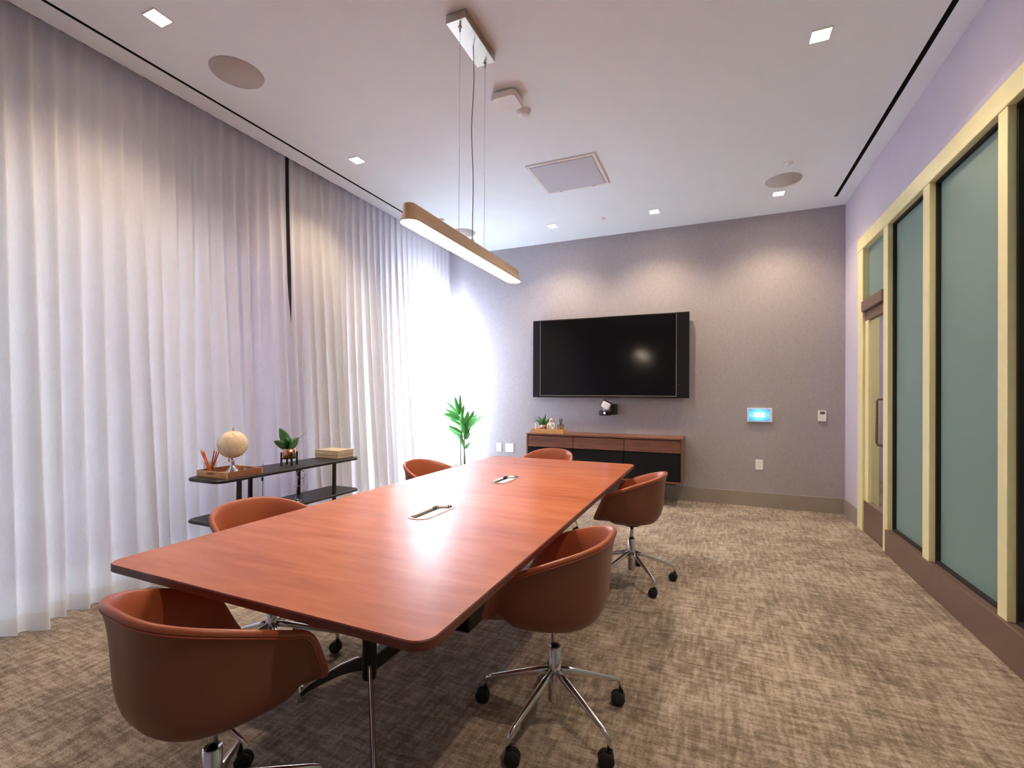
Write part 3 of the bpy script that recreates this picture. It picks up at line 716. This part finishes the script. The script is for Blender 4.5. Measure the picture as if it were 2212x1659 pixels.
def stand_and_pot(cx, cyy, z, sc, leaves, lab_stand, lab_plant, legs=4, hleg=.075):
    st = thing('plant_stand', lab_stand, 'plant stand', (cx, cyy, z)); O = st.location
    r = .058*sc
    for k in range(legs):
        a = pi/4+k*pi/2+.35; MB(O).box(cx+r*cos(a)-.005*sc, cx+r*cos(a)+.005*sc, cyy+r*sin(a)-.005*sc, cyy+r*sin(a)+.005*sc, z, z+hleg*sc+.03*sc).build('leg', M['matblack'], st)
    q = MB(O)
    for a in (pi/4+.35, 3*pi/4+.35):
        q.obox((cx, cyy, z+hleg*.72*sc), ((cos(a), sin(a), 0), (-sin(a), cos(a), 0), (0, 0, 1)), (r, .005*sc, .005*sc))
    q.build('cross_bar', M['matblack'], st)
    zp = z+hleg*.72*sc+.0055*sc
    pl = thing('potted_plant', lab_plant, 'plant', (cx, cyy, zp)); O = pl.location
    pr = .047*sc
    MB(O).lathe([(0, 0), (pr*.93, 0), (pr, .006), (pr, .072*sc), (pr*.96, .073*sc), (pr*.94, .066*sc), (pr*.94, .06*sc)], 36, O).build('pot', M['copper'], pl)
    MB(O).lathe([(0, .062*sc), (pr*.93, .060*sc)], 24, O).build('soil', M['soil'], pl)
    for nm, items in leaves.items():
        for (bx, bz, dx, dy, dz, L_, W_, bd, rl) in items:
            q = MB(O); leaf(q, (cx+bx*sc, cyy, zp+.062*sc+bz*sc), (dx, dy, dz), L_*sc, W_*sc, bd, rollv=rl, wide=.62 if nm == 'leaf' else .5)
            q.build('leaf', M['leaf'], pl, solid=.0012)
    return pl
# on the sideboard tray
zt = .8075
t = thing('ring_stand', 'tiny white stand with thin wire ring at left end of sideboard tray', 'ornament', (-2.195, 5.885, zt)); O = t.location
MB(O).lathe([(0, 0), (.016, 0), (.016, .006), (.0085, .009), (.0085, .115), (.010, .118), (.010, .125), (0, .125)], 16, O).build('post', M['porcelain'], t)
MB(O).tube([O+Vector((.034*cos(a*pi/14), 0, .165+.034*sin(a*pi/14))) for a in range(28)], .0015, 6, True).build('wire_ring', M['matblack'], t)
MB(O).tube([O+Vector((0, 0, .124)), O+Vector((0, 0, .199))], .0014, 6).build('wire_pin', M['matblack'], t)
rp = random.Random(5)
SP = [(-.097, .092), (-.071, .126), (.021, .153), (.025, .118), (.088, .088), (.076, .10), (-.063, .030), (.0, .10), (-.03, .11), (.05, .06), (-.05, .07)]
stand_and_pot(-2.085, 5.885, zt, .86, {'blade': [(0, 0, a/.86, (-.03, .0, .03)[k % 3], b/.86, sqrt(a*a+b*b)/.86*1.05, (.036, .044, .03)[k % 3], .15, 1.3) for k, (a, b) in enumerate(SP)]},
    'small black plant stand in the tray on the sideboard', 'small green plant in copper pot on the sideboard tray', hleg=.05)
t = thing('astronaut_figurine', 'small white astronaut figurine standing in the sideboard tray', 'figurine', (-1.968, 5.87, zt)); O = t.location
q = MB(O)
def ball(q, c, r, sc=(1, 1, 1), n=14):
    c = Vector(c)
    q.grid(lambda u, v: c+Vector((r*sc[0]*sin(pi*v)*cos(2*pi*u), r*sc[1]*sin(pi*v)*sin(2*pi*u), -r*sc[2]*cos(pi*v))), n*2, n, True, True)
ball(q, O+Vector((0, 0, .105)), .030, (1.05, .8, 1.2)); ball(q, O+Vector((0, .022, .11)), .024, (1, .6, 1.3))
for sx in (-1, 1):
    q.tube([O+Vector((sx*.014, 0, .08)), O+Vector((sx*.017, -.002, .035)), O+Vector((sx*.018, -.004, .008))], [.015, .014, .015], 12)
    ball(q, O+Vector((sx*.018, -.008, .010)), .0145, (1, 1.4, .7))
    q.tube([O+Vector((sx*.026, 0, .128)), O+Vector((sx*.046, -.004, .10)), O+Vector((sx*.040, -.014, .072))], [.011, .0105, .010], 10)
    ball(q, O+Vector((sx*.039, -.015, .068)), .011)
fg = q.build('suit', M['porcelain'], t)
q = MB(O); ball(q, O+Vector((0, 0, .160)), .027, (1, 1, 1)); q.build('helmet', M['porcelain'], t)
q = MB(O); ball(q, O+Vector((0, -.012, .160)), .0195, (1, .9, .8)); q.build('visor', M['copper'], t)
t = thing('scissors_cup', 'small brass openwork cup at right end of sideboard tray', 'cup', (-1.838, 5.87, zt)); O = t.location
q = MB(O); q.box(O.x-.022, O.x+.022, O.y-.022, O.y+.022, O.z, O.z+.005)
for a, b in ((-1, -1), (1, -1), (-1, 1), (1, 1)): q.box(O.x+a*.022-.004, O.x+a*.022+.004, O.y+b*.022-.004, O.y+b*.022+.004, O.z, O.z+.085)
q.box(O.x-.026, O.x+.026, O.y-.026, O.y-.020, O.z+.078, O.z+.088); q.box(O.x-.026, O.x+.026, O.y+.020, O.y+.026, O.z+.078, O.z+.088)
q.box(O.x-.026, O.x-.020, O.y-.02, O.y+.02, O.z+.078, O.z+.088); q.box(O.x+.020, O.x+.026, O.y-.02, O.y+.02, O.z+.078, O.z+.088)
q.box(O.x-.026, O.x+.026, O.y-.026, O.y-.022, O.z+.038, O.z+.046)
q.obox((O.x, O.y-.024, O.z+.06), ((.8, 0, .6), (0, 1, 0), (-.6, 0, .8)), (.022, .002, .004)); q.obox((O.x, O.y-.024, O.z+.022), ((.8, 0, -.6), (0, 1, 0), (.6, 0, .8)), (.022, .002, .004))
q.build('cup_body', M['brass'], t)
sc_ = thing('scissors', 'black scissors standing in the brass cup on the sideboard', 'scissors', (O.x, O.y, O.z+.006))
for sg in (-1, 1):
    MB(O+Vector((0, 0, .006))).obox((O.x+sg*.004, O.y+sg*.002, O.z+.085), ((sg*.10, 0, 1), (0, 1, 0), (1, 0, -sg*.10)), (.072, .0012, .004)).build('blade', M['matblack'], sc_)
t.scale = (1.3, 1.3, 1.2); sc_.scale = (1.3, 1.3, 1.2)

# wall plates, touch panel, thermostat
def plate(x0, x1, z0, z1, lab, kind='outlet', cols=1):
    t = thing('wall_outlet' if kind == 'outlet' else 'blank_wall_plate', lab, 'outlet' if kind == 'outlet' else 'wall plate', ((x0+x1)/2, D, (z0+z1)/2)); O = t.location
    MB(O).box(x0, x1, D-.007, D, z0, z1).build('cover_plate', M['white'], t, bevel=.002)
    if kind == 'outlet':
        for c_ in range(cols):
            cx = x0+(x1-x0)*(c_+.5)/cols
            for s_ in (-1, 1):
                zc = (z0+z1)/2+s_*.022
                r_ = MB(O).box(cx-.016, cx+.016, D-.009, D-.007, zc-.015, zc+.015).build('receptacle', M['white'], t, bevel=.0015)
                MB(O).box(cx-.008, cx-.006, D-.0095, D-.009, zc-.003, zc+.007).box(cx+.006, cx+.008, D-.0095, D-.009, zc-.003, zc+.007).build('slots', M['lcd'], r_)
plate(.453, .531, .436, .556, 'white double wall outlet low on the wall below the touch panel')
plate(-2.781, -2.650, .474, .597, 'wide white two gang wall outlet between palm and sideboard', cols=2)
plate(-2.923, -2.841, .477, .597, 'narrow blank white wall plate beside the palm', 'blank')
t = thing('touch_panel', 'white framed touch screen with glowing blue page on the far wall', 'touch panel', (.495, D, 1.08)); O = t.location
MB(O).box(.364, .625, D-.028, D, .997, 1.161).build('bezel', M['white'], t, bevel=.004)
MB(O).box(.378, .600, D-.030, D-.0275, 1.010, 1.150).build('screen', M['page'], t)
MB(O).box(.47, .505, D-.0315, D-.030, 1.017, 1.022).build('screen_mark', M['white'], t)
t = thing('thermostat', 'small white thermostat with grey display near the right corner', 'thermostat', (1.117, D, 1.083)); O = t.location
MB(O).box(1.079, 1.154, D-.022, D, 1.023, 1.144).build('case', M['white'], t, bevel=.003)
MB(O).box(1.094, 1.141, D-.0235, D-.021, 1.102, 1.132).build('display', M['lcd'], t)
MB(O).box(1.110, 1.124, D-.0235, D-.021, 1.088, 1.094).build('button', M['white'], t)
MB(O).box(1.094, 1.141, D-.0235, D-.021, 1.036, 1.050).build('flap', M['white'], t)

# ------------------------------------------------------------------ console shelf by the curtain
t = thing('console_shelf', 'low black two tier console shelf in front of the curtains', 'console table', (-3.10, 2.66, 0)); O = t.location
cx0, cx1, cy0, cy1, CZ = -3.25, -2.915, 2.0, 3.33, .737
slab('top_shelf', M['matblack'], rrect(cx0, cx1, cy0, cy1, .07), [], CZ-.022, CZ, .006, t, O)
slab('lower_shelf', M['matblack'], rrect(cx0, cx1, cy0, cy1, .07), [], .436, .456, .006, t, O)
for lx, ly in ((-2.935, 2.165), (-2.935, 3.025), (-3.20, 2.45), (-3.20, 2.895)):
    MB(O).box(lx-.010, lx+.010, ly-.013, ly+.013, 0, CZ-.022).build('leg', M['matblack'], t, bevel=.001)
# tray with its contents
tray('square wooden tray with cut out handle on the black console', -3.235, -2.935, 2.075, 2.345, CZ, .042, M['oaktray'], True, M['browntray'])
tag(MB((-2.99, 2.29, CZ+.006)).box(-3.02, -2.965, 2.275, 2.31, CZ+.0065, CZ+.028).build('card_box', M['paper'], bevel=.002), 'tiny cream box in far corner of the console tray', 'box')
tz = CZ+.0065
t = thing('desk_globe', 'cream desk globe on chrome base in the console tray', 'globe', (-3.07, 2.215, tz)); O = t.location
MB(O).lathe([(0, 0), (.058, 0), (.060, .003), (.052, .010), (.036, .022), (.022, .040), (.013, .060), (.010, .075), (.013, .082), (.009, .092), (.007, .10)], 36, O).build('base', M['chrome'], t)
gc = O+Vector((0, 0, .205))
q = MB(O); ball(q, gc, .095, n=24); gl = q.build('sphere', M['globe'], t)
axd = Vector((.10, -.05, 1)).normalized()
MB(O).tube([gc+axd*.093, gc+axd*.118], .005, 10).build('pole_pin', M['steel'], t)
MB(O).tube([gc-axd*.093, gc-axd*.108+Vector((-.01, 0, 0)), O+Vector((0, 0, .098))], .006, 10).build('axis_arm', M['chrome'], t)
MB(O).tube([gc+Vector((-.022, -.01, -.095)), gc+Vector((-.026, -.01, -.118)), gc+Vector((-.018, -.01, -.120))], .004, 8).build('thumb_screw', M['brass'], t)
t = thing('pencil_cup', 'clear glass cup holding orange pencils on the console tray', 'cup', (-3.185, 2.135, tz)); O = t.location
MB(O).lathe([(0, 0), (.034, 0), (.036, .004), (.042, .088), (.040, .088), (.034, .008), (0, .006)], 32, O).build('cup_glass', M['cupglass'], t)
def pencil(base, tip, lab):
    base = Vector(base); tip = Vector(tip); d = (tip-base).normalized(); L = (tip-base).length
    p = thing('pencil', lab, 'pencil', base, 0, 'orange pencils in the glass cup')
    MB(base).lathe([(0, 0), (.0043, 0), (.0043, L-.022)], 6, base, d, False).build('body', M['pencil'], p)
    MB(base).lathe([(.0043, L-.022), (.0010, L-.004)], 8, base, d).build('sharpened_wood', M['pwood'], p)
    MB(base).lathe([(.0012, L-.004), (.0002, L)], 6, base, d).build('lead', M['rubber'], p)
vr = Vector((cos(yaw), sin(yaw), 0)); vf = Vector((-sin(yaw), cos(yaw), 0))
rp = random.Random(3)
for k in range(8):
    lf = k < 5; dv = -.026+.0074*k; sg = -1 if lf else 1
    tip = O+vr*(sg*(.042+.006*((k*2) % 5) if lf else .024+.014*(k-5)))+vf*(dv*1.1)+Vector((0, 0, .172+.004*(k % 3)))
    bs = O+vr*(-sg*.010)+vf*(dv*.9)+Vector((0, 0, .009))
    pencil(bs, tip, 'orange pencil leaning to the left in the glass cup' if lf else 'orange pencil leaning to the right in the glass cup')
# fiddle leaf plant in copper pot
stand_and_pot(-3.085, 2.70, CZ, 1.0, {'leaf': [
    (-.008, .01, -.42, -.15, 1, .178, .088, .1, 1.5), (.004, 0, .42, -.25, .85, .125, .062, .25, 1.3), (-.012, .0, -.95, -.5, .8, .130, .075, .2, 1.2), (0, .01, .15, -.4, .8, .110, .055, .3, 1.2), (0, 0, .1, .5, .8, .12, .06, .3, 1.0)],
    'blade': [(.01, .03, .80, .30, .72, .165, .022, .0, .2)]},
    'black four legged plant stand on the console shelf', 'small fiddle leaf plant in copper pot on the console')
# books
bh = .0125
names = ['topmost', 'second from the top', 'middle', 'fourth from the top', 'bottom']
for k in range(5):
    z = CZ+.0002+(4-k)*.0132; dx = rp.uniform(-.003, .003); dy = rp.uniform(-.003, .003); hx = .135-.002*(k % 2); hy = .098
    cx, cyy = -3.145+dx, 3.245+dy
    b = thing('book', 'cream paperback book, %s of the stack on the console' % names[k], 'book', (cx, cyy, z), 0, 'cream books stacked on the console')
    MB(b.location).box(cx-hx+.003, cx+hx-.002, cyy-hy+.002, cyy+hy-.002, z+.0012, z+bh-.0012).build('pages', M['paper'], b)
    MB(b.location).box(cx-hx, cx+hx, cyy-hy, cyy+hy, z, z+.0012).box(cx-hx, cx+hx, cyy-hy, cyy+hy, z+bh-.0012, z+bh).box(cx-hx, cx-hx+.0015, cyy-hy, cyy+hy, z, z+bh).build('cover', M['cover'], b)
# magnifier on the lower shelf
t = thing('magnifier_stand', 'chrome magnifying glass on a jointed stand on the lower console shelf', 'magnifier', (-3.00, 2.70, .456)); O = t.location
MB(O).lathe([(0, 0), (.035, 0), (.037, .004), (.03, .010), (.008, .014), (.006, .02)], 28, O).build('base', M['chrome'], t)
for sg in (-1, 1):
    q = MB(O); ball(q, O+Vector((sg*.03, -.02*sg, .022)), .009); q.build('foot_ball', M['chrome'], t)
MB(O).tube([O+Vector((0, 0, .01)), O+Vector((0, 0, .17)), O+Vector((-.004, 0, .25))], .004, 10).build('pole', M['chrome'], t)
MB(O).tube([O+Vector((-.025, -.01, .118)), O+Vector((.05, .02, .13))], .0028, 8).build('cross_arm', M['chrome'], t)
MB(O).tube([O+Vector((.05, .02, .13)), O+Vector((.046, .02, .16)), O+Vector((.05, .02, .19)), O+Vector((.045, .02, .10)), O+Vector((.055, .02, .075))], .0022, 8).build('clip_wire', M['chrome'], t)
rc = O+vr*.030+Vector((0, 0, .213))
ring = MB(O).tube([rc+vr*(.031*cos(a*pi/16))+Vector((0, 0, .033*sin(a*pi/16))) for a in range(32)], .0028, 8, True).build('lens_ring', M['chrome'], t)
MB(O).lathe([(0, -.001), (.029, -.001), (.029, .001), (0, .001)], 24, rc, vf).build('lens', M['glass'], ring)
tag(MB((-3.33, 2.66, .75)).tube([(-3.33, 2.66, .735), (-3.33, 2.66, .70), (-3.331, 2.661, .58), (-3.33, 2.66, .40), (-3.33, 2.66, .02)], .0022, 6).lathe([(0, 0), (.008, .002), (.008, .03), (0, .032)], 10, (-3.328, 2.655, .60)).build('shade_pull_cord', M['matblack']),
    'thin black pull cord hanging in front of the curtain under the console', 'cord') 

# ------------------------------------------------------------------ palm in the corner
pxx, pyy = -3.215, 5.74
t = thing('palm_plant', 'tall green palm in a white planter in the corner by the curtain', 'plant', (pxx, pyy, 0)); O = t.location
MB(O).lathe([(0, 0), (.11, 0), (.12, .01), (.15, .30), (.152, .31), (.142, .31), (.138, .27), (0, .265)], 40, O).build('planter', M['planter'], t)
MB(O).lathe([(0, .27), (.136, .268)], 24, O).build('soil', M['soil'], t)
rp = random.Random(11)
stems = [((-.02, -.03, .27), (-.035, -.02, .60), (-.03, -.01, .95)), ((.03, .0, .27), (.018, -.01, .62), (.02, 0, .90)), ((.0, .02, .27), (.012, .0, .55), (.005, .0, .75))]
for s_ in stems:
    MB(O).tube([O+Vector(p) for p in s_], [.007, .006, .004], 8).build('stem', M['stem'], t)
def frond(q, b, ang, elev, L, W, bd):
    d = vr*sin(ang)*cos(elev)*1.0+vf*cos(ang)*cos(elev)*.6+Vector((0, 0, sin(elev)))
    leaf(q, b, d, L, W, bd, n=9, fold=.35, wide=.55, rollv=rp.uniform(-.5, .5))
def tipleaf(parent, O, base, tip, W, mat, bend=.12, depth=0, wide=.55, th=.001):
    b = Vector(base); d = Vector(tip)-b; q = MB(O); L = d.length; d.z += L*bend*.5
    leaf(q, b, d, L*1.02, W, bend, n=9, fold=.30, wide=wide, rollv=rp.uniform(-.35, .35)+1.2)
    return q.build('leaf', mat, parent, solid=th)
PXL = [((500, 420), (500, 175), 34), ((490, 430), (405, 228), 40), ((485, 430), (330, 262), 34), ((495, 430), (445, 203), 38), ((510, 440), (545, 308), 36),
       ((490, 470), (335, 352), 46), ((490, 480), (312, 405), 50), ((495, 500), (350, 440), 44), ((590, 540), (660, 375), 44), ((560, 620), (595, 376), 56),
       ((590, 600), (770, 425), 50), ((585, 590), (705, 413), 50), ((530, 560), (385, 470), 30), ((540, 660), (368, 545), 42), ((545, 700), (362, 577), 44),
       ((565, 720), (622, 630), 36), ((555, 800), (465, 652), 44), ((565, 830), (628, 745), 34), ((555, 830), (472, 715), 46), ((550, 840), (508, 780), 28),
       ((545, 640), (520, 390), 54), ((560, 660), (500, 480), 50), ((570, 650), (545, 420), 50), ((555, 700), (600, 500), 52), ((520, 520), (395, 380), 44), ((530, 560), (560, 350), 34), ((570, 640), (640, 470), 48), ((520, 600), (430, 500), 40)]
def pxw(x, y, dp): return Vector((pxx, pyy, 0))+vr*((x-545)*.00117)+vf*dp+Vector((0, 0, 1.514-.00117*y))
for k, (b, tp, w_) in enumerate(PXL):
    dp = rp.uniform(-.10, .10)
    tipleaf(t, O, pxw(*b, dp*.2), pxw(*tp, dp), w_*.00117*1.35, M['palm'])
# ------------------------------------------------------------------ unseen lamps added to brighten the corridor
for y_ in (1.0, 4.2, 7.2):
    t = thing('corridor_fill_light', 'unseen square light added to brighten the corridor behind the frosted partition', 'ceiling light', (2.3, y_, 3.0), 0, 'unseen lights added in the corridor')
    MB(t.location).box(2.15, 2.45, y_-.15, y_+.15, 2.985, 3.0).build('diffuser', emis('corridor_fill_panel', (1, .93, .80, 1), 26), t)
    MB(t.location).box(2.14, 2.46, y_-.16, y_+.16, 2.99, 3.0).build('frame', M['white'], t)
